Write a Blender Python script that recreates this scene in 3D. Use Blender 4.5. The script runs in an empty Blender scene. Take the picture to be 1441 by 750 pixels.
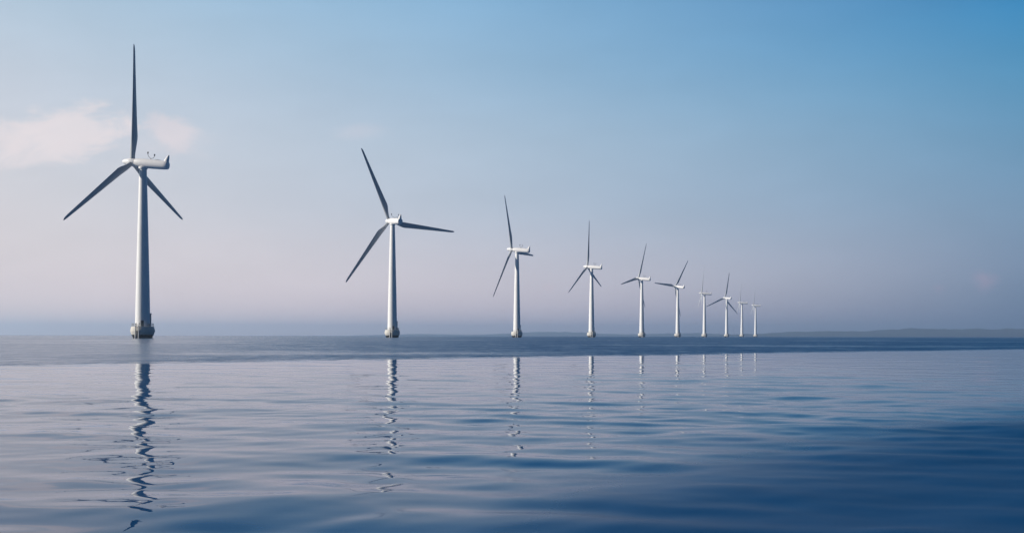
import bpy, math, random
import numpy as np
from mathutils import Matrix, Vector

R = math.radians
scene = bpy.context.scene
col = scene.collection

# ------------------------------------------------------------------ camera
FPX, PW, PH = 1250.0, 1441.0, 750.0          # focal length and frame of the photograph in pixels
CAM_H, HORIZON = 1.1, 472.6
cam_data = bpy.data.cameras.new('camera')
cam = bpy.data.objects.new('camera', cam_data)
col.objects.link(cam)
cam_data.sensor_fit = 'HORIZONTAL'
cam_data.sensor_width = 36.0
cam_data.lens = 36.0 * FPX / PW
cam_data.shift_y = (HORIZON - PH / 2) / PW
cam_data.clip_start = 0.1
cam_data.clip_end = 60000.0
cam.matrix_world = Matrix.Translation((0, 0, CAM_H)) @ Matrix.Rotation(R(90), 4, 'X') @ Matrix.Rotation(R(0.12), 4, 'Z')
scene.camera = cam

# ------------------------------------------------------------------ exposure
vs = scene.view_settings
scene.display_settings.display_device = 'sRGB'
vs.view_transform = 'Standard'
vs.look = 'None'
vs.exposure = 0.0
vs.gamma = 1.0
vs.use_curve_mapping = False
scene.cycles.max_bounces = 8
scene.cycles.volume_bounces = 2
scene.cycles.use_denoising = True

# ------------------------------------------------------------------ sun
SUN_AZ, SUN_EL = -103.0, 25.0                 # azimuth clockwise from +Y
sun_dir = Vector((math.sin(R(SUN_AZ)) * math.cos(R(SUN_EL)), math.cos(R(SUN_AZ)) * math.cos(R(SUN_EL)), math.sin(R(SUN_EL))))
sun_data = bpy.data.lights.new('sun', 'SUN')
sun_data.energy = 5.0
sun_data.angle = R(0.5)
sun_data.color = (1.0, 0.91, 0.80)
sun = bpy.data.objects.new('sun', sun_data)
col.objects.link(sun)
sun.rotation_euler = (-sun_dir).to_track_quat('-Z', 'Y').to_euler()
sun.location = (-60, -10, 40)


# ------------------------------------------------------------------ node helpers
class NB:
    """small builder for node trees: numbers or sockets go in, a socket comes out"""
    def __init__(self, tree):
        self.t = tree

    def link(self, src, sock):
        if hasattr(src, 'is_output'):
            self.t.links.new(src, sock)
        else:
            sock.default_value = src

    def m(self, op, a, b=0.0, c=0.0, clamp=False):
        n = self.t.nodes.new('ShaderNodeMath')
        n.operation = op
        n.use_clamp = clamp
        for k, v in enumerate((a, b, c)):
            self.link(v, n.inputs[k])
        return n.outputs[0]

    def smooth(self, v, lo, hi):
        n = self.t.nodes.new('ShaderNodeMapRange')
        n.interpolation_type = 'SMOOTHSTEP'
        self.link(v, n.inputs['Value'])
        n.inputs['From Min'].default_value = lo
        n.inputs['From Max'].default_value = hi
        return n.outputs[0]

    def lin(self, v, lo, hi, a, b):
        n = self.t.nodes.new('ShaderNodeMapRange')
        self.link(v, n.inputs['Value'])
        for k, x in (('From Min', lo), ('From Max', hi), ('To Min', a), ('To Max', b)):
            n.inputs[k].default_value = x
        return n.outputs[0]

    def mix(self, f, a, b):
        n = self.t.nodes.new('ShaderNodeMix')
        n.data_type = 'RGBA'
        self.link(f, n.inputs['Factor'])
        self.link(a, n.inputs['A'] if False else n.inputs[6])
        self.link(b, n.inputs[7])
        return n.outputs[2]

    def scale(self, v, s):
        n = self.t.nodes.new('ShaderNodeVectorMath')
        n.operation = 'SCALE'
        self.link(v, n.inputs[0])
        self.link(s, n.inputs['Scale'])
        return n.outputs[0]

    def add(self, a, b):
        n = self.t.nodes.new('ShaderNodeVectorMath')
        n.operation = 'ADD'
        self.link(a, n.inputs[0])
        self.link(b, n.inputs[1])
        return n.outputs[0]

    def noise(self, vec, scale, detail=3.0, rough=0.5, dist=0.0):
        n = self.t.nodes.new('ShaderNodeTexNoise')
        self.link(vec, n.inputs['Vector'])
        n.inputs['Scale'].default_value = scale
        n.inputs['Detail'].default_value = detail
        n.inputs['Roughness'].default_value = rough
        n.inputs['Distortion'].default_value = dist
        return n.outputs[0]

    def mapping(self, vec, sc=(1, 1, 1), loc=(0, 0, 0), rot=(0, 0, 0)):
        n = self.t.nodes.new('ShaderNodeMapping')
        self.link(vec, n.inputs['Vector'])
        n.inputs['Scale'].default_value = sc
        n.inputs['Location'].default_value = loc
        n.inputs['Rotation'].default_value = rot
        return n.outputs[0]

    def ramp(self, fac, stops):
        n = self.t.nodes.new('ShaderNodeValToRGB')
        e = n.color_ramp.elements
        while len(e) < len(stops):
            e.new(0.5)
        for k, (p, c) in enumerate(stops):
            e[k].position = p
            e[k].color = (c[0], c[1], c[2], 1)
        self.link(fac, n.inputs[0])
        return n.outputs[0]


def lin_rgb(c):
    c = np.asarray(c, float) / 255.0
    return np.where(c <= 0.04045, c / 12.92, ((c + 0.055) / 1.055) ** 2.4)


# ------------------------------------------------------------------ sky
world = bpy.data.worlds.new('World')
scene.world = world
world.use_nodes = True
wt = world.node_tree
wt.nodes.clear()
W = NB(wt)
out = wt.nodes.new('ShaderNodeOutputWorld')
bg = wt.nodes.new('ShaderNodeBackground')
bg.inputs['Strength'].default_value = 0.1
wt.links.new(bg.outputs[0], out.inputs[0])
tc = wt.nodes.new('ShaderNodeTexCoord')
sep = wt.nodes.new('ShaderNodeSeparateXYZ')
wt.links.new(tc.outputs['Generated'], sep.inputs[0])
dx, dy, dz = sep.outputs
nishita = wt.nodes.new('ShaderNodeTexSky')
nishita.sky_type = 'NISHITA'
nishita.sun_disc = False
nishita.sun_elevation = R(SUN_EL)
nishita.sun_rotation = R(SUN_AZ)
nishita.dust_density = 1.5
nishita.ozone_density = 2.0

hz = W.m('SQRT', W.m('ADD', W.m('MULTIPLY', dx, dx), W.m('MULTIPLY', dy, dy)))
az = W.m('DIVIDE', dx, W.m('MAXIMUM', hz, 1e-4))
t = W.m('MINIMUM', W.m('MAXIMUM', W.lin(az, -0.496, 0.496, 0.0, 1.0), -0.12), 1.12)

# (height above horizon in photograph pixels, colour) for the sunward, middle and far-from-sun sides
cols = {
    0: ([(0, (246, 226, 222)), (18, (240, 222, 220)), (70, (228, 216, 218)), (118, (223, 215, 217)), (218, (213, 213, 219)), (368, (198, 208, 221)), (470, (182, 202, 220)), (640, (150, 184, 214)), (900, (112, 158, 200)), (1500, (66, 118, 172)), (4000, (40, 92, 150))], 0.868),
    1: ([(0, (185, 180, 194)), (18, (208, 196, 206)), (70, (212, 206, 214)), (170, (184, 196, 212)), (270, (173, 194, 214)), (370, (150, 184, 212)), (470, (134, 178, 213)), (640, (82, 142, 194)), (900, (38, 98, 162)), (1500, (20, 68, 128)), (4000, (24, 72, 132))], 1.0),
    2: ([(0, (104, 124, 154)), (28, (114, 134, 160)), (100, (131, 151, 177)), (170, (128, 157, 185)), (270, (113, 157, 190)), (370, (91, 152, 192)), (470, (64, 141, 192)), (640, (14, 84, 150)), (900, (6, 50, 112)), (1500, (6, 40, 96)), (4000, (20, 68, 128))], 0.868),
}
ramps = []
for k in range(3):
    knots, ca = cols[k]
    zs = [math.sin(math.atan(h * ca / FPX)) for h, _ in knots]
    rgb = np.array([lin_rgb(c) for _, c in knots])
    st = []
    for z, c in zip(zs, rgb):
        st.append((z, c))
    # smooth the broken line between knots a little
    zz = np.concatenate([np.linspace(0, 0.36, 22), [0.42, 0.5, 0.6, 0.75, 1.0]])
    fine = np.linspace(0, 1, 1001)
    dense = np.stack([np.interp(fine, zs, rgb[:, j]) for j in range(3)], 1)
    stops = []
    for z in zz:
        w = np.exp(-0.5 * ((fine - z) / 0.010) ** 2)
        stops.append((float(z), (dense * w[:, None]).sum(0) / w.sum()))
    ramps.append(W.ramp(W.m('MAXIMUM', dz, 0.0), stops))
tm5, tm1 = W.m('SUBTRACT', t, 0.5), W.m('SUBTRACT', t, 1.0)
w0 = W.m('MULTIPLY', W.m('MULTIPLY', tm5, tm1), 2.0)
w1 = W.m('MULTIPLY', W.m('MULTIPLY', t, tm1), -4.0)
w2 = W.m('MULTIPLY', W.m('MULTIPLY', t, tm5), 2.0)
sky = W.add(W.add(W.scale(ramps[0], w0), W.scale(ramps[1], w1)), W.scale(ramps[2], w2))

# clouds, placed by direction: tangent coordinates round +Y
inv = W.m('MAXIMUM', dy, 0.05)
cu, cv = W.m('DIVIDE', dx, inv), W.m('DIVIDE', dz, inv)
comb = wt.nodes.new('ShaderNodeCombineXYZ')
wt.links.new(cu, comb.inputs[0])
wt.links.new(cv, comb.inputs[1])
cn = W.noise(W.mapping(comb.outputs[0], (1.0, 1.9, 1.0)), 15.0, 9.0, 0.62, 0.5)
cn2 = W.noise(W.mapping(comb.outputs[0], (1.0, 3.0, 1.0), (3, 1, 0)), 7.0, 4.0, 0.5, 0.2)


def cloud(px, py, a, up, dn, noise_amt, soft, slope=0.0):
    u = W.m('DIVIDE', W.m('SUBTRACT', cu, (px - 720.5) / FPX), a / FPX)
    dv = W.m('SUBTRACT', W.m('SUBTRACT', cv, (HORIZON - py) / FPX), W.m('MULTIPLY', u, slope * a / FPX))
    v = W.m('ADD', W.m('DIVIDE', W.m('MAXIMUM', dv, 0.0), up / FPX), W.m('DIVIDE', W.m('MINIMUM', dv, 0.0), dn / FPX))
    d = W.m('SQRT', W.m('ADD', W.m('MULTIPLY', u, u), W.m('MULTIPLY', v, v)))
    s = W.m('ADD', W.m('SUBTRACT', 1.0, d), W.m('MULTIPLY', W.m('SUBTRACT', cn, 0.5), noise_amt))
    return W.m('MULTIPLY', W.smooth(s, 0.0, soft), W.smooth(dy, 0.05, 0.3))


def paint(base, mask, amount, rgb):
    c = lin_rgb(rgb)
    return W.mix(W.m('MULTIPLY', mask, amount), base, (c[0], c[1], c[2], 1))


sky = paint(sky, cloud(96, 186, 96, 46, 60, 2.0, 0.6, 0.16), 0.8, (234, 225, 227))
sky = paint(sky, cloud(10, 200, 170, 40, 44, 2.4, 1.0, 0.06), 0.6, (234, 225, 227))
sky = paint(sky, cloud(238, 180, 42, 24, 40, 2.0, 0.7, -0.1), 0.65, (230, 220, 224))
sky = paint(sky, cloud(205, 205, 130, 30, 60, 2.2, 1.4), 0.3, (230, 220, 222))
sky = paint(sky, cloud(505, 184, 52, 14, 20, 1.6, 1.0), 0.22, (222, 214, 222))
sky = paint(sky, cloud(1384, 388, 24, 12, 26, 3.0, 1.5), 0.5, (184, 164, 184))
sky = paint(sky, cloud(1320, 404, 16, 9, 14, 2.2, 1.0), 0.2, (184, 164, 184))
sky = paint(sky, cloud(772, 404, 16, 9, 12, 1.6, 1.0), 0.2, (216, 196, 206))
sky = paint(sky, cloud(290, 350, 240, 26, 30, 2.2, 1.4), 0.14, (226, 216, 220))
# broad uneven veil of thin haze high up
veil = W.m('ADD', 0.94, W.m('MULTIPLY', cn2, 0.12))
sky = W.scale(sky, W.m('ADD', 1.0, W.m('MULTIPLY', W.m('SUBTRACT', veil, 1.0), W.smooth(dy, 0.1, 0.4))))
# away from the sea view, physical sky dimmed and tinted blue to deepen shade
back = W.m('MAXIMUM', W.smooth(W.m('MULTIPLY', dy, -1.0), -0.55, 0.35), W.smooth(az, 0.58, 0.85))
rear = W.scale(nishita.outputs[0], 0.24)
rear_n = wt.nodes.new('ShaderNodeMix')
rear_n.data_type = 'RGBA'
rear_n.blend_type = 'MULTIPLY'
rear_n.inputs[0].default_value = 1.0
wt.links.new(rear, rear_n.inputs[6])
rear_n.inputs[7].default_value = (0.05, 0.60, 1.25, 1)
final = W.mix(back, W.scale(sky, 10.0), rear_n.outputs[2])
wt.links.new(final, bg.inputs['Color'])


# ------------------------------------------------------------------ materials
def material(name):
    mt = bpy.data.materials.new(name)
    mt.use_nodes = True
    return mt, NB(mt.node_tree), mt.node_tree.nodes['Principled BSDF']


def painted(name, base, dirt, rough, streak=0.25, scale=0.9):
    mt, N, p = material(name)
    tcn = mt.node_tree.nodes.new('ShaderNodeTexCoord')
    a = N.noise(N.mapping(tcn.outputs['Object'], (1.6, 1.6, 0.12)), scale, 5, 0.6)
    b = N.noise(tcn.outputs['Object'], scale * 3.1, 4, 0.6)
    f = N.m('MULTIPLY', N.m('ADD', N.smooth(a, 0.45, 0.8), N.m('MULTIPLY', N.smooth(b, 0.5, 0.85), 0.5)), streak, clamp=True)
    N.link(N.mix(f, (*base, 1), (*dirt, 1)), p.inputs['Base Color'])
    N.link(N.lin(b, 0, 1, rough - 0.08, rough + 0.1), p.inputs['Roughness'])
    return mt


M_TOWER = painted('white_tower_paint', (0.86, 0.86, 0.85), (0.55, 0.54, 0.50), 0.45, 0.35)
M_NAC = painted('white_nacelle_paint', (0.86, 0.85, 0.84), (0.55, 0.53, 0.5), 0.4)
M_BLADE = painted('grey_white_blade_gelcoat', (0.46, 0.48, 0.50), (0.35, 0.36, 0.37), 0.42, 0.2)
M_RAIL = painted('galvanised_steel', (0.30, 0.32, 0.33), (0.2, 0.19, 0.17), 0.5)
M_PIPE = painted('white_fender_paint', (0.72, 0.71, 0.68), (0.4, 0.36, 0.28), 0.5)
M_DARK = painted('dark_steel', (0.025, 0.027, 0.03), (0.05, 0.045, 0.04), 0.55)
M_BOX = painted('grey_cabinet_paint', (0.45, 0.48, 0.5), (0.3, 0.3, 0.3), 0.45)

# concrete of the foundation: pale above, dark weed and wet band at the waterline
M_CONC, N, p = material('foundation_concrete')
tcn = M_CONC.node_tree.nodes.new('ShaderNodeTexCoord')
sp = M_CONC.node_tree.nodes.new('ShaderNodeSeparateXYZ')
M_CONC.node_tree.links.new(tcn.outputs['Object'], sp.inputs[0])
na = N.noise(N.mapping(tcn.outputs['Object'], (1.5, 1.5, 0.35)), 1.3, 6, 0.6)
nb = N.noise(tcn.outputs['Object'], 5.0, 5, 0.6)
c1 = N.mix(N.m('MULTIPLY', N.smooth(na, 0.45, 0.75), 0.45), (0.62, 0.60, 0.55, 1), (0.42, 0.37, 0.29, 1))
edge = N.m('ADD', sp.outputs[2], N.m('MULTIPLY', N.m('SUBTRACT', na, 0.5), 0.55))
weed = N.m('SUBTRACT', 1.0, N.smooth(edge, 1.15, 1.42))
wc = N.mix(nb, (0.008, 0.010, 0.008, 1), (0.03, 0.028, 0.02, 1))
N.link(N.mix(weed, c1, wc), p.inputs['Base Color'])
N.link(N.mix(weed, (0.7, 0.7, 0.7, 1), (0.3, 0.3, 0.3, 1)), p.inputs['Roughness'])
bm_ = M_CONC.node_tree.nodes.new('ShaderNodeBump')
bm_.inputs['Strength'].default_value = 0.25
bm_.inputs['Distance'].default_value = 0.05
M_CONC.node_tree.links.new(nb, bm_.inputs['Height'])
M_CONC.node_tree.links.new(bm_.outputs[0], p.inputs['Normal'])

# sea water
M_SEA, N, p = material('sea_water')
tcn = M_SEA.node_tree.nodes.new('ShaderNodeTexCoord')
pos = tcn.outputs['Object']
sp = M_SEA.node_tree.nodes.new('ShaderNodeSeparateXYZ')
M_SEA.node_tree.links.new(pos, sp.inputs[0])
wob = N.noise(N.mapping(pos, (0.6, 1.0, 1.0)), 0.11, 5, 0.6)
dline = N.m('ADD', N.m('SUBTRACT', N.m('SUBTRACT', sp.outputs[1], N.m('MULTIPLY', sp.outputs[0], 0.72)), 46.5),
            N.m('ADD', N.m('MULTIPLY', N.m('SUBTRACT', wob, 0.5), 9.0), N.m('MULTIPLY', N.m('SUBTRACT', N.noise(pos, 0.9, 4, 0.65), 0.5), 9.0)))
ruffle = N.smooth(dline, -2.0, 3.0)                       # wind-ruffled water beyond the calm
slick = N.noise(N.mapping(pos, (0.012, 0.022, 1.0), (4.3, 0.4, 0)), 1.0, 5, 0.65)
calm = N.smooth(slick, 0.52, 0.66)
gust = N.lin(N.m('DIVIDE', sp.outputs[0], N.m('ADD', N.m('ABSOLUTE', sp.outputs[1]), 20.0)), -0.36, 0.05, 0.18, 0.48)   # the breeze freshens to the right
cat = N.m('ADD', N.noise(N.mapping(pos, (1.3, 0.5, 1.0)), 1.0, 4, 0.6), N.noise(N.mapping(pos, (0.25, 0.12, 1.0), (9, 2, 0)), 1.0, 4, 0.6))
rr = N.m('MULTIPLY', N.m('MULTIPLY', ruffle, N.lin(cat, 0.65, 1.35, 0.55, 1.35)), N.m('SUBTRACT', 1.0, N.m('MULTIPLY', calm, 0.4)))
azw = N.m('DIVIDE', sp.outputs[0], N.m('ADD', N.m('ABSOLUTE', sp.outputs[1]), 0.5))
cats = N.noise(N.mapping(pos, (0.22, 0.55, 1.0), (2, 5, 0)), 1.0, 5, 0.6)
paw = N.m('ADD', N.m('ADD', N.m('DIVIDE', N.m('SUBTRACT', 10.5, sp.outputs[1]), 5.3), N.m('MULTIPLY', azw, 2.6)), N.m('MULTIPLY', N.m('SUBTRACT', cats, 0.5), 1.2))
breeze = N.m('MULTIPLY', N.smooth(paw, 0.1, 1.9), 0.48)      # light air darkens the water on the near right
N.link(N.m('ADD', N.m('ADD', 0.006, N.m('MULTIPLY', rr, gust)), breeze), p.inputs['Roughness'])
p.inputs['Base Color'].default_value = (0.000, 0.047, 0.142, 1)
p.inputs['IOR'].default_value = 1.333
rip = N.m('ADD', N.noise(N.mapping(pos, (0.55, 1.0, 1.0)), 0.9, 4, 0.6), N.noise(N.mapping(pos, (0.5, 1.0, 1.0), (7, 3, 0)), 0.22, 3, 0.55))
fine = N.noise(N.mapping(pos, (0.6, 1.0, 1.0)), 2.6, 3, 0.5)
hgt = N.m('ADD', N.m('MULTIPLY', rip, N.m('MULTIPLY', rr, 0.16)), N.m('ADD', N.m('MULTIPLY', fine, 0.0012), N.m('MULTIPLY', N.noise(N.mapping(pos, (0.35, 1.0, 1.0), (1, 2, 0)), 8.0, 3, 0.5), 0.0005)))
bp = M_SEA.node_tree.nodes.new('ShaderNodeBump')
bp.inputs['Strength'].default_value = 1.0
bp.inputs['Distance'].default_value = 1.0
M_SEA.node_tree.links.new(hgt, bp.inputs['Height'])
M_SEA.node_tree.links.new(bp.outputs[0], p.inputs['Normal'])

M_LAND, N, p = material('wooded_land')
tcn = M_LAND.node_tree.nodes.new('ShaderNodeTexCoord')
nn = N.noise(tcn.outputs['Object'], 0.012, 5, 0.6)
N.link(N.mix(N.smooth(nn, 0.4, 0.65), (0.015, 0.03, 0.026, 1), (0.03, 0.045, 0.036, 1)), p.inputs['Base Color'])
p.inputs['Roughness'].default_value = 0.95


# ------------------------------------------------------------------ mesh helpers
class MB:
    def __init__(self):
        self.v, self.f = [], []

    def ring_skin(self, rings, cap0=True, cap1=True):
        """rings: list of lists of points, same length"""
        o = len(self.v)
        n = len(rings[0])
        for r in rings:
            self.v += [tuple(q) for q in r]
        for i in range(len(rings) - 1):
            for j in range(n):
                a, b = o + i * n + j, o + i * n + (j + 1) % n
                self.f.append((a, b, b + n, a + n))
        if cap0:
            self.f.append(tuple(o + j for j in reversed(range(n))))
        if cap1:
            self.f.append(tuple(o + (len(rings) - 1) * n + j for j in range(n)))

    def lathe(self, prof, n=48, axis='Z', cap0=True, cap1=True, power=2.0, offs=(0, 0, 0), flat=None):
        rings = []
        for (r, h) in prof:
            ring = []
            for j in range(n):
                a = 2 * math.pi * j / n
                c, s = math.cos(a), math.sin(a)
                k = (abs(c) ** power + abs(s) ** power) ** (-1.0 / power)
                x, y = r * k * c, r * k * s
                ring.append((x + offs[0], y + offs[1], h + offs[2]) if axis == 'Z' else (x + offs[0], h + offs[1], -y + offs[2]))
            rings.append(ring)
        self.ring_skin(rings, cap0, cap1)

    def tube(self, pts, r, n=8, closed=False):
        pts = [Vector(q) for q in pts]
        rings = []
        m = len(pts)
        for i, q in enumerate(pts):
            if closed:
                d = pts[(i + 1) % m] - pts[i - 1]
            else:
                d = pts[min(i + 1, m - 1)] - pts[max(i - 1, 0)]
            d.normalize()
            ref = Vector((0, 0, 1)) if abs(d.z) < 0.9 else Vector((1, 0, 0))
            a = d.cross(ref).normalized()
            b = d.cross(a).normalized()
            rings.append([q + (a * math.cos(2 * math.pi * j / n) + b * math.sin(2 * math.pi * j / n)) * r for j in range(n)])
        if closed:
            rings.append(rings[0])
        self.ring_skin(rings, not closed, not closed)

    def box(self, c, ax, ay, az):
        """centre and three half-extent vectors"""
        c, ax, ay, az = Vector(c), Vector(ax), Vector(ay), Vector(az)
        o = len(self.v)
        for k in range(8):
            q = c + ax * (1 if k & 1 else -1) + ay * (1 if k & 2 else -1) + az * (1 if k & 4 else -1)
            self.v.append(tuple(q))
        for f in ((0, 2, 3, 1), (4, 5, 7, 6), (0, 1, 5, 4), (2, 6, 7, 3), (0, 4, 6, 2), (1, 3, 7, 5)):
            self.f.append(tuple(o + i for i in f))

    def build(self, name, mat, parent=None, angle=32, bevel=0.0):
        me = bpy.data.meshes.new(name)
        me.from_pydata(self.v, [], self.f)
        me.validate()
        import bmesh
        b = bmesh.new()
        b.from_mesh(me)
        bmesh.ops.remove_doubles(b, verts=b.verts, dist=1e-5)
        bmesh.ops.recalc_face_normals(b, faces=b.faces)
        if bevel:
            bmesh.ops.bevel(b, geom=list(b.edges), offset=bevel, segments=2, affect='EDGES', profile=0.5)
        b.to_mesh(me)
        b.free()
        me.polygons.foreach_set('use_smooth', [True] * len(me.polygons))
        me.set_sharp_from_angle(angle=R(angle))
        me.materials.append(mat)
        ob = bpy.data.objects.new(name, me)
        col.objects.link(ob)
        if parent is not None:
            ob.parent = parent
        return ob


def dirv(a):                                   # unit vector at an azimuth clockwise from +Y
    return Vector((math.sin(R(a)), math.cos(R(a)), 0))


# ------------------------------------------------------------------ sea: one sheet, real waves near the camera
def build_sea():
    rng = np.random.default_rng(SEA_SEED)
    r = [1.0]
    while r[-1] < 130:
        r.append(r[-1] + max(0.035, r[-1] ** 2 / (FPX * CAM_H) * 0.28))
    rn = len(r)
    while r[-1] < 9200:
        r.append(r[-1] * 1.12)
    r = np.array(r)
    step = np.gradient(r)
    front = np.arange(-62, 62.001, 0.14)
    rear = np.arange(66, 296, 4.0)
    ang = np.radians(np.concatenate([front, rear]))
    A, RR = np.meshgrid(ang, r)
    _, ST = np.meshgrid(ang, step)
    X, Y = RR * np.sin(A), RR * np.cos(A)
    Z = np.zeros_like(X)
    # slow change of roughness over the surface, so that glassy and livelier patches alternate
    patch = 1.0 + 0.35 * np.sin(0.31 * X + 0.23 * Y + 1.0) * np.sin(0.17 * X - 0.37 * Y + 2.2)
    for k in range(SEA_N):
        lam = math.exp(rng.uniform(math.log(0.18), math.log(6.0)))
        th = rng.normal(0.2, 0.5)            # travel direction from +Y
        kx, ky = 2 * math.pi / lam * math.sin(th), 2 * math.pi / lam * math.cos(th)
        w = math.exp(-0.5 * (math.log(lam / 0.95) / 0.9) ** 2)
        slope = SEA_SLOPE * w * math.sqrt(2.0 / SEA_N) * rng.uniform(0.6, 1.4)
        amp = slope * lam / (2 * math.pi)
        fade = np.clip((lam / (ST * 3.2) - 0.8) / 1.2, 0, 1)
        fade = fade * np.clip((120 - RR) / 60, 0, 1)
        Z += amp * fade * np.sin(kx * X + ky * Y + rng.uniform(0, 6.28))
    Z *= patch * (0.92 + 0.14 * np.tanh(X / 4)) * (1 - 0.52 * np.clip((RR - 7) / 20, 0, 1))
    nr, na_ = X.shape
    co = np.stack([X, Y, Z], -1).reshape(-1, 3)
    co = np.concatenate([co, [[0, 0, 0]]])
    i = np.arange(nr - 1)[:, None] * na_
    j = np.arange(na_)[None, :]
    j2 = (j + 1) % na_
    quads = np.stack([i + j, i + na_ + j, i + na_ + j2, i + j2], -1).reshape(-1, 4)
    jj = np.arange(na_)
    tris = np.stack([np.full(na_, nr * na_), jj, (jj + 1) % na_], -1)
    loops = np.concatenate([quads.ravel(), tris.ravel()]).astype(np.int32)
    starts = np.concatenate([np.arange(len(quads)) * 4, len(quads) * 4 + np.arange(na_) * 3]).astype(np.int32)
    me = bpy.data.meshes.new('sea')
    me.vertices.add(len(co))
    me.vertices.foreach_set('co', co.astype(np.float32).ravel())
    me.loops.add(len(loops))
    me.loops.foreach_set('vertex_index', loops)
    me.polygons.add(len(starts))
    me.polygons.foreach_set('loop_start', starts)
    me.polygons.foreach_set('use_smooth', np.ones(len(starts), bool))
    me.update(calc_edges=True)
    me.validate()
    me.materials.append(M_SEA)
    ob = bpy.data.objects.new('sea', me)
    col.objects.link(ob)
    ob['kind'] = 'structure'
    return ob


SEA_SEED = 7
SEA_N, SEA_SLOPE = 150, 0.085
build_sea()


# ------------------------------------------------------------------ far shores
def land(name, x0, x1, y0, depth, hfun, nx=640, ny=14, seed=3):
    rng = np.random.default_rng(seed)
    xs = np.linspace(x0, x1, nx)
    ys = np.linspace(0, 1, ny)
    XX, YY = np.meshgrid(xs, ys)
    ridge = np.array([hfun(x) for x in xs])
    prof = np.sin(np.pi * np.clip(ys, 0, 1)) ** 0.7
    rough = np.zeros_like(XX)
    for k in range(24):
        f = 2 * math.pi / math.exp(rng.uniform(math.log(40), math.log(900)))
        rough += np.sin(f * XX * math.cos(k) + f * YY * depth * math.sin(k) + rng.uniform(0, 6.28)) / 24 ** 0.5
    ZZ = prof[:, None] * ridge[None, :] * (1 + 0.07 * rough) - 1.0 + 3.0 * (prof[:, None] > 0.05) * (ridge[None, :] > 2)
    v = np.stack([XX, y0 + YY * depth, ZZ], -1).reshape(-1, 3)
    f = []
    for a in range(ny - 1):
        for b in range(nx - 1):
            q = a * nx + b
            f.append((q, q + 1, q + nx + 1, q + nx))
    mb = MB()
    mb.v, mb.f = [tuple(q) for q in v], f
    ob = mb.build(name, M_LAND)
    ob['kind'] = 'structure'
    return ob


_tr = np.random.default_rng(8)
_TREE = [(_tr.uniform(0.02, 0.09), _tr.uniform(0, 6.28)) for _ in range(14)]


def trees(x):                                   # uneven tree line
    return sum(math.sin(x * f + p_) for f, p_ in _TREE) / 2.6


def near_shore(x):                              # low wooded coast on the right
    s = (x - 1500) / 2000.0
    base = 30 * min(1, max(0, (x - 1350) / 500.0)) + 16 * min(1, max(0, (x - 2350) / 260.0))
    return base * (1 + 0.10 * trees(x)) + 2.5 * math.sin(x * 0.006) + 1.6 * math.sin(x * 0.017 + 1)


def far_shore(x):
    e = min(1, max(0, (x + 1500) / 900.0)) * min(1, max(0, (5200 - x) / 900.0))
    return e * (19 + 8 * math.sin(x * 0.0016 + 0.6) + 9 * math.sin(x * 0.0047))


land('hills', 1300, 9000, 5200, 1500, near_shore, seed=4)
land('hills', -1500, 5200, 7300, 1500, far_shore, seed=5)

# ------------------------------------------------------------------ haze
hb = MB()
hb.box((0, 0, 53.5), (9500, 0, 0), (0, 9500, 0), (0, 0, 57.5))
M_HAZE = bpy.data.materials.new('sea_haze')
M_HAZE.use_nodes = True
ht = M_HAZE.node_tree
ht.nodes.clear()
ho = ht.nodes.new('ShaderNodeOutputMaterial')
hv = ht.nodes.new('ShaderNodeVolumePrincipled')
hv.inputs['Color'].default_value = (0.66, 0.82, 0.98, 1)
hv.inputs['Density'].default_value = 1.9e-4
hv.inputs['Anisotropy'].default_value = 0.45
ht.links.new(hv.outputs[0], ho.inputs['Volume'])
haze = hb.build('haze', M_HAZE)
haze['kind'] = 'stuff'

# ------------------------------------------------------------------ wind turbine
H, ROT, OVER, TAIL, NOSE, TILT = 64.0, 42.0, 4.33, 10.06, 3.85, R(6.4)
GROUP = 'wind turbines in the offshore row'
PARTS = {}


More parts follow.
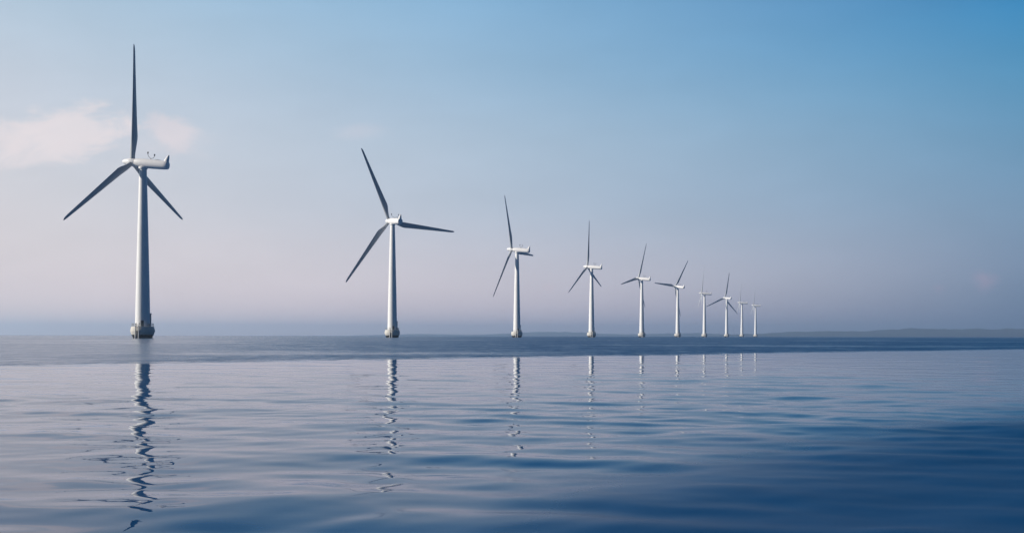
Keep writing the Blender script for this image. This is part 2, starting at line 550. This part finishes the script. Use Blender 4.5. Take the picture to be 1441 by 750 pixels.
def make_turbine():
    root = bpy.data.objects.new('wind_turbine', None)
    col.objects.link(root)
    root.empty_display_size = 5

    # foundation: flared ice cone under a deck
    b = MB()
    b.lathe([(3.15, -3.0), (3.25, -0.2), (3.45, 0.5), (3.72, 1.1), (4.12, 2.2), (4.20, 2.55), (4.18, 2.8), (3.92, 4.1), (3.86, 4.22), (3.70, 4.26)], 56)
    found = b.build('foundation', M_CONC, root, 40)
    # railing round the deck
    b = MB()
    rp = lambda a, z, rr=3.68: (dirv(a) * rr) + Vector((0, 0, z))
    gap = range(194, 534, 5)                    # leaves an opening above the boat landing
    for z in (4.78, 5.34):
        b.tube([rp(a, z) for a in gap], 0.05, 6)
    for a in list(range(194, 534, 17)):
        b.tube([rp(a, 4.2), rp(a, 5.36)], 0.05, 6)
    b.build('railing', M_RAIL, found)
    # boat landing: two white fender pipes, ladder rungs and a dark panel behind, standing in for recess shade
    la = 182.0
    d, s = dirv(la), Vector((math.cos(R(la)), -math.sin(R(la)), 0))
    b = MB()
    for k in (-1, 1):
        base = d * 4.62 + s * (0.62 * k)
        b.tube([base + Vector((0, 0, -1.5)), base + Vector((0, 0, 4.7)), base - d * 0.25 + Vector((0, 0, 5.2)), base - d * 0.9 + Vector((0, 0, 5.3))], 0.19, 12)
        for z in (0.9, 2.6, 4.2):
            b.tube([base + Vector((0, 0, z)), base - d * 0.9 + Vector((0, 0, z))], 0.1, 8)
    landing = b.build('boat_landing', M_PIPE, found)
    b = MB()
    for k in (-1, 1):
        b.tube([d * 4.42 + s * (0.26 * k) + Vector((0, 0, -1.2)), d * 4.42 + s * (0.26 * k) + Vector((0, 0, 5.3))], 0.045, 6)
    z = -0.9
    while z < 5.2:
        b.tube([d * 4.42 - s * 0.26 + Vector((0, 0, z)), d * 4.42 + s * 0.26 + Vector((0, 0, z))], 0.03, 6)
        z += 0.3
    b.build('ladder', M_RAIL, found)
    b = MB()
    b.box(d * 4.12 + Vector((0, 0, 1.0)), s * 0.43, d * 0.22, (0, 0, 1.7))
    b.build('recess_shade_panel', M_DARK, found, bevel=0.03)
    b = MB()
    e, es = dirv(108), dirv(18)
    b.box(e * 3.05 + Vector((0, 0, 4.84)), es * 0.42, e * 0.3, (0, 0, 0.56))
    b.build('equipment_box', M_BOX, found, bevel=0.03)

    # tower
    b = MB()
    prof = []
    zt = H - 1.75
    for k in range(33):
        u = k / 32.0
        rr = 2.62 + (1.27 - 2.62) * (u + 0.16 * u * (u - 1))
        z = 4.2 + (zt - 4.2) * u
        if k in (11, 22):                       # bolted flange between two sections
            prof += [(rr, z - 0.12), (rr + 0.035, z - 0.1), (rr + 0.035, z + 0.1), (rr - 0.004, z + 0.12)]
        else:
            prof.append((rr, z))
    b.lathe(prof, 56)
    tower = b.build('tower', M_TOWER, root, 40)
    b = MB()
    e, es = dirv(161), dirv(71)
    b.box(e * 2.60 + Vector((0, 0, 5.4)), es * 0.48, e * 0.09, (0, 0, 1.05))
    b.build('door', M_DARK, tower, bevel=0.03)
    b = MB()
    e, es = dirv(75), dirv(165)
    b.box(e * 2.75 + Vector((0, 0, 8.9)), es * 0.22, e * 0.3, (0, 0, 0.22))
    b.box(e * 2.72 + Vector((0, 0, 7.2)), es * 0.06, e * 0.22, (0, 0, 1.9))
    b.build('service_light', M_RAIL, tower, bevel=0.02)
    b = MB()
    b.lathe([(1.29, zt - 0.45), (1.56, zt - 0.38), (1.58, zt + 0.25), (1.4, zt + 0.34)], 40)
    b.build('yaw_collar', M_TOWER, tower, 35)

    # nacelle: +Y is towards the rotor, origin on the tower axis at hub height
    b = MB()
    prof = [(0.9, 3.02), (1.34, 3.0), (1.44, 2.9), (1.5, 2.4), (1.62, 1.2), (1.70, -0.5), (1.70, -4.0), (1.64, -7.0), (1.56, -8.8), (1.5, -9.5), (1.36, -9.9), (1.02, -10.06), (0.4, -10.1)]
    b.lathe(prof, 56, 'Y', power=2.35, offs=(0, 0, 0.0))
    nac = b.build('nacelle', M_NAC, root, 38)
    # upturned cooling horn on the tail
    b = MB()
    rings = []
    for u in np.linspace(0, 1, 9):
        zc = 0.6 + u * 3.15
        yc = -9.02 - 0.85 * u ** 1.3
        hy = 0.85 * (1 - u) ** 0.8 + 0.20
        hx = 0.80 * (1 - u) ** 0.7 + 0.18
        ring = []
        for j in range(20):
            a = 2 * math.pi * j / 20
            c, s_ = math.cos(a), math.sin(a)
            k = (abs(c) ** 3 + abs(s_) ** 3) ** (-1 / 3)
            ring.append((hx * k * c, yc + hy * k * s_, zc))
        rings.append(ring)
    b.ring_skin(rings)
    b.build('cooling_horn', M_NAC, nac, 50)
    # wind sensors on a curved cross arm
    b = MB()
    arc = [(2.15 * math.sin(a), -2.9, 2.0 + 1.5 * (1 - math.cos(a)) ** 0.9) for a in np.linspace(-1.45, 1.45, 15)]
    b.tube(arc, 0.075, 8)
    b.tube([(0, -2.9, 1.6), (0, -2.9, 2.05)], 0.12, 8)
    mast = b.build('sensor_arm', M_DARK, nac)
    for k in (-1, 1):
        b = MB()
        b.lathe([(0.08, 3.25), (0.2, 3.35), (0.24, 3.7), (0.2, 3.98), (0.06, 4.05)], 14, offs=(2.14 * k, -2.9, 0))
        b.build('wind_sensor', M_DARK, nac)
    b = MB()
    b.box((0, -5.6, 1.70), (0.5, 0, 0), (0, 0.8, 0), (0, 0, 0.09))
    b.build('roof_hatch', M_BOX, nac, bevel=0.02)

    # spinner, origin at the rotor centre
    b = MB()
    b.lathe([(0.8, -1.24), (1.30, -1.22), (1.42, -1.12), (1.5, -0.6), (1.52, 0.5), (1.46, 1.0), (1.28, 1.8), (1.02, 2.7), (0.78, 3.35), (0.52, 3.72), (0.2, 3.84), (0.02, 3.86)], 48, 'Y')
    b.build('spinner', M_NAC, root, 40)

    # blade along +Z, leading edge towards -X, suction side towards -Y
    b = MB()
    stations = [(0.9, 0.0), (1.6, 0.0), (2.4, 0.04), (3.5, 0.2), (5.0, 0.52), (6.5, 0.8), (8.0, 0.96), (9.4, 1.0)] + [(q, 1.0) for q in np.linspace(11.5, 39.5, 14)] + [(40.7, 1), (41.5, 1), (41.9, 1), (42.0, 1)]
    rings = []
    for (sp_, bl) in stations:
        u = sp_ / ROT
        if sp_ <= 9.4:
            k = max(0, min(1, (sp_ - 2.0) / 7.4))
            k = k * k * (3 - 2 * k)
            chord = 1.72 + (3.15 - 1.72) * k
        else:
            chord = 3.15 + (0.95 - 3.15) * ((sp_ - 9.4) / 32.6) ** 0.92
        if sp_ > 40:
            chord *= math.sqrt(max(0.02, 1 - ((sp_ - 40.0) / 2.02) ** 2))
        tc_ = 1.0 * (1 - bl) + bl * (0.34 - 0.19 * min(1, max(0, (sp_ - 9) / 22.0)))
        le = -0.86 + 0.55 * u
        if sp_ > 40:
            le = -0.86 + 0.55 * u + 0.25 * (0.95 - chord)
        tw = R(13) * max(0, 1 - u * 1.15) ** 1.6 + R(1.5)
        bend = 0.55 * u ** 2                   # slight pre-bend upwind
        ring = []
        for j in range(28):
            a = 2 * math.pi * j / 28
            cx_, cy_ = 0.5 * chord * (1 - math.cos(a)) * 1.0, 0.5 * chord * math.sin(a)
            # round section and aerofoil section of the same chord, blended
            xr, yr = cx_, cy_
            q = (1 - math.cos(a)) / 2
            half = 5 * tc_ * chord * (0.2969 * math.sqrt(q) - 0.1260 * q - 0.3516 * q * q + 0.2843 * q ** 3 - 0.1036 * q ** 4)
            camber = 0.10 * chord * q * (1 - q)
            ya = (half if a < math.pi else -half) + camber
            x = le + cx_
            y = yr * (1 - bl) + ya * bl
            y = -y                              # suction side faces downwind
            xx = x * math.cos(tw) + y * math.sin(tw)
            yy = -x * math.sin(tw) + y * math.cos(tw)
            ring.append((xx, yy + bend, sp_))
        rings.append(ring)
    b.ring_skin(rings)
    b.build('blade', M_BLADE, root, 45)
    for k in range(2):
        bl_ = [o for o in root.children if o.name.split('.')[0] == 'blade'][0].copy()
        col.objects.link(bl_)
        bl_.parent = root
    # dark rubber collar at each blade root stays in the shade of the hub
    return root


def kind(o):
    return o.name.split('.')[0]


def pose(root, x, y, yaw, phase):
    root.location = (x, y, 0)
    mn = Matrix.Translation((0, 0, H)) @ Matrix.Rotation(-yaw, 4, 'Z') @ Matrix.Rotation(TILT, 4, 'X')
    mr = mn @ Matrix.Translation((0, OVER, 0))
    j = 0
    for c in root.children:
        if kind(c) == 'nacelle':
            c.matrix_local = mn
        elif kind(c) == 'spinner':
            c.matrix_local = mr
        elif kind(c) == 'blade':
            c.matrix_local = mr @ Matrix.Rotation(phase + j * 2 * math.pi / 3, 4, 'Y')
            j += 1


def copy_thing(root):
    r = root.copy()
    col.objects.link(r)
    for ch in list(root.children):
        c = ch.copy()
        col.objects.link(c)
        c.parent = r
        for g in list(ch.children):
            d = g.copy()
            col.objects.link(d)
            d.parent = c
    return r


TURBINES = [
    (-135.35, 325.54, -80.29, -7.56, 'largest white wind turbine, nearest, standing alone at the left below the pale cloud'),
    (-65.88, 488.77, -32.99, -25.82, 'second largest white turbine with one blade reaching almost level to the right'),
    (3.54, 650.78, -65.37, -28.77, 'white turbine third in size, one blade mostly hidden behind its side-on nacelle'),
    (72.59, 811.27, -61.29, -7.1, 'white turbine fourth in size, one blade straight up and two spread evenly downward'),
    (142.47, 975.63, -57.7, 18.2, 'white turbine fifth in size, blade tilted a little right of upright, another drooping left'),
    (211.31, 1133.26, -43.36, 33.82, 'white turbine sixth in size, one blade level to the left, one steeply rightward'),
    (283.72, 1309.86, -82.67, 0.06, 'seventh turbine from the left, rotor seen edge-on, largest of the three edge-on ones'),
    (354.16, 1465.88, -30.88, 8.3, 'small far turbine facing the viewer between two edge-on ones, all three blades spread wide'),
    (431.22, 1666.09, -80.47, -1.99, 'second farthest turbine, small and edge-on, just right of the wide-spread rotor'),
    (496.01, 1809.2, -79.85, -6.14, 'smallest and farthest white turbine, last of the row at the right end'),
]
proto = make_turbine()
for k, (x, y, yaw, ph, label) in enumerate(TURBINES):
    rt = proto if k == 0 else copy_thing(proto)
    pose(rt, x, y, R(yaw), R(ph))
    rt['label'] = label
    rt['category'] = 'wind turbine'
    rt['group'] = GROUP
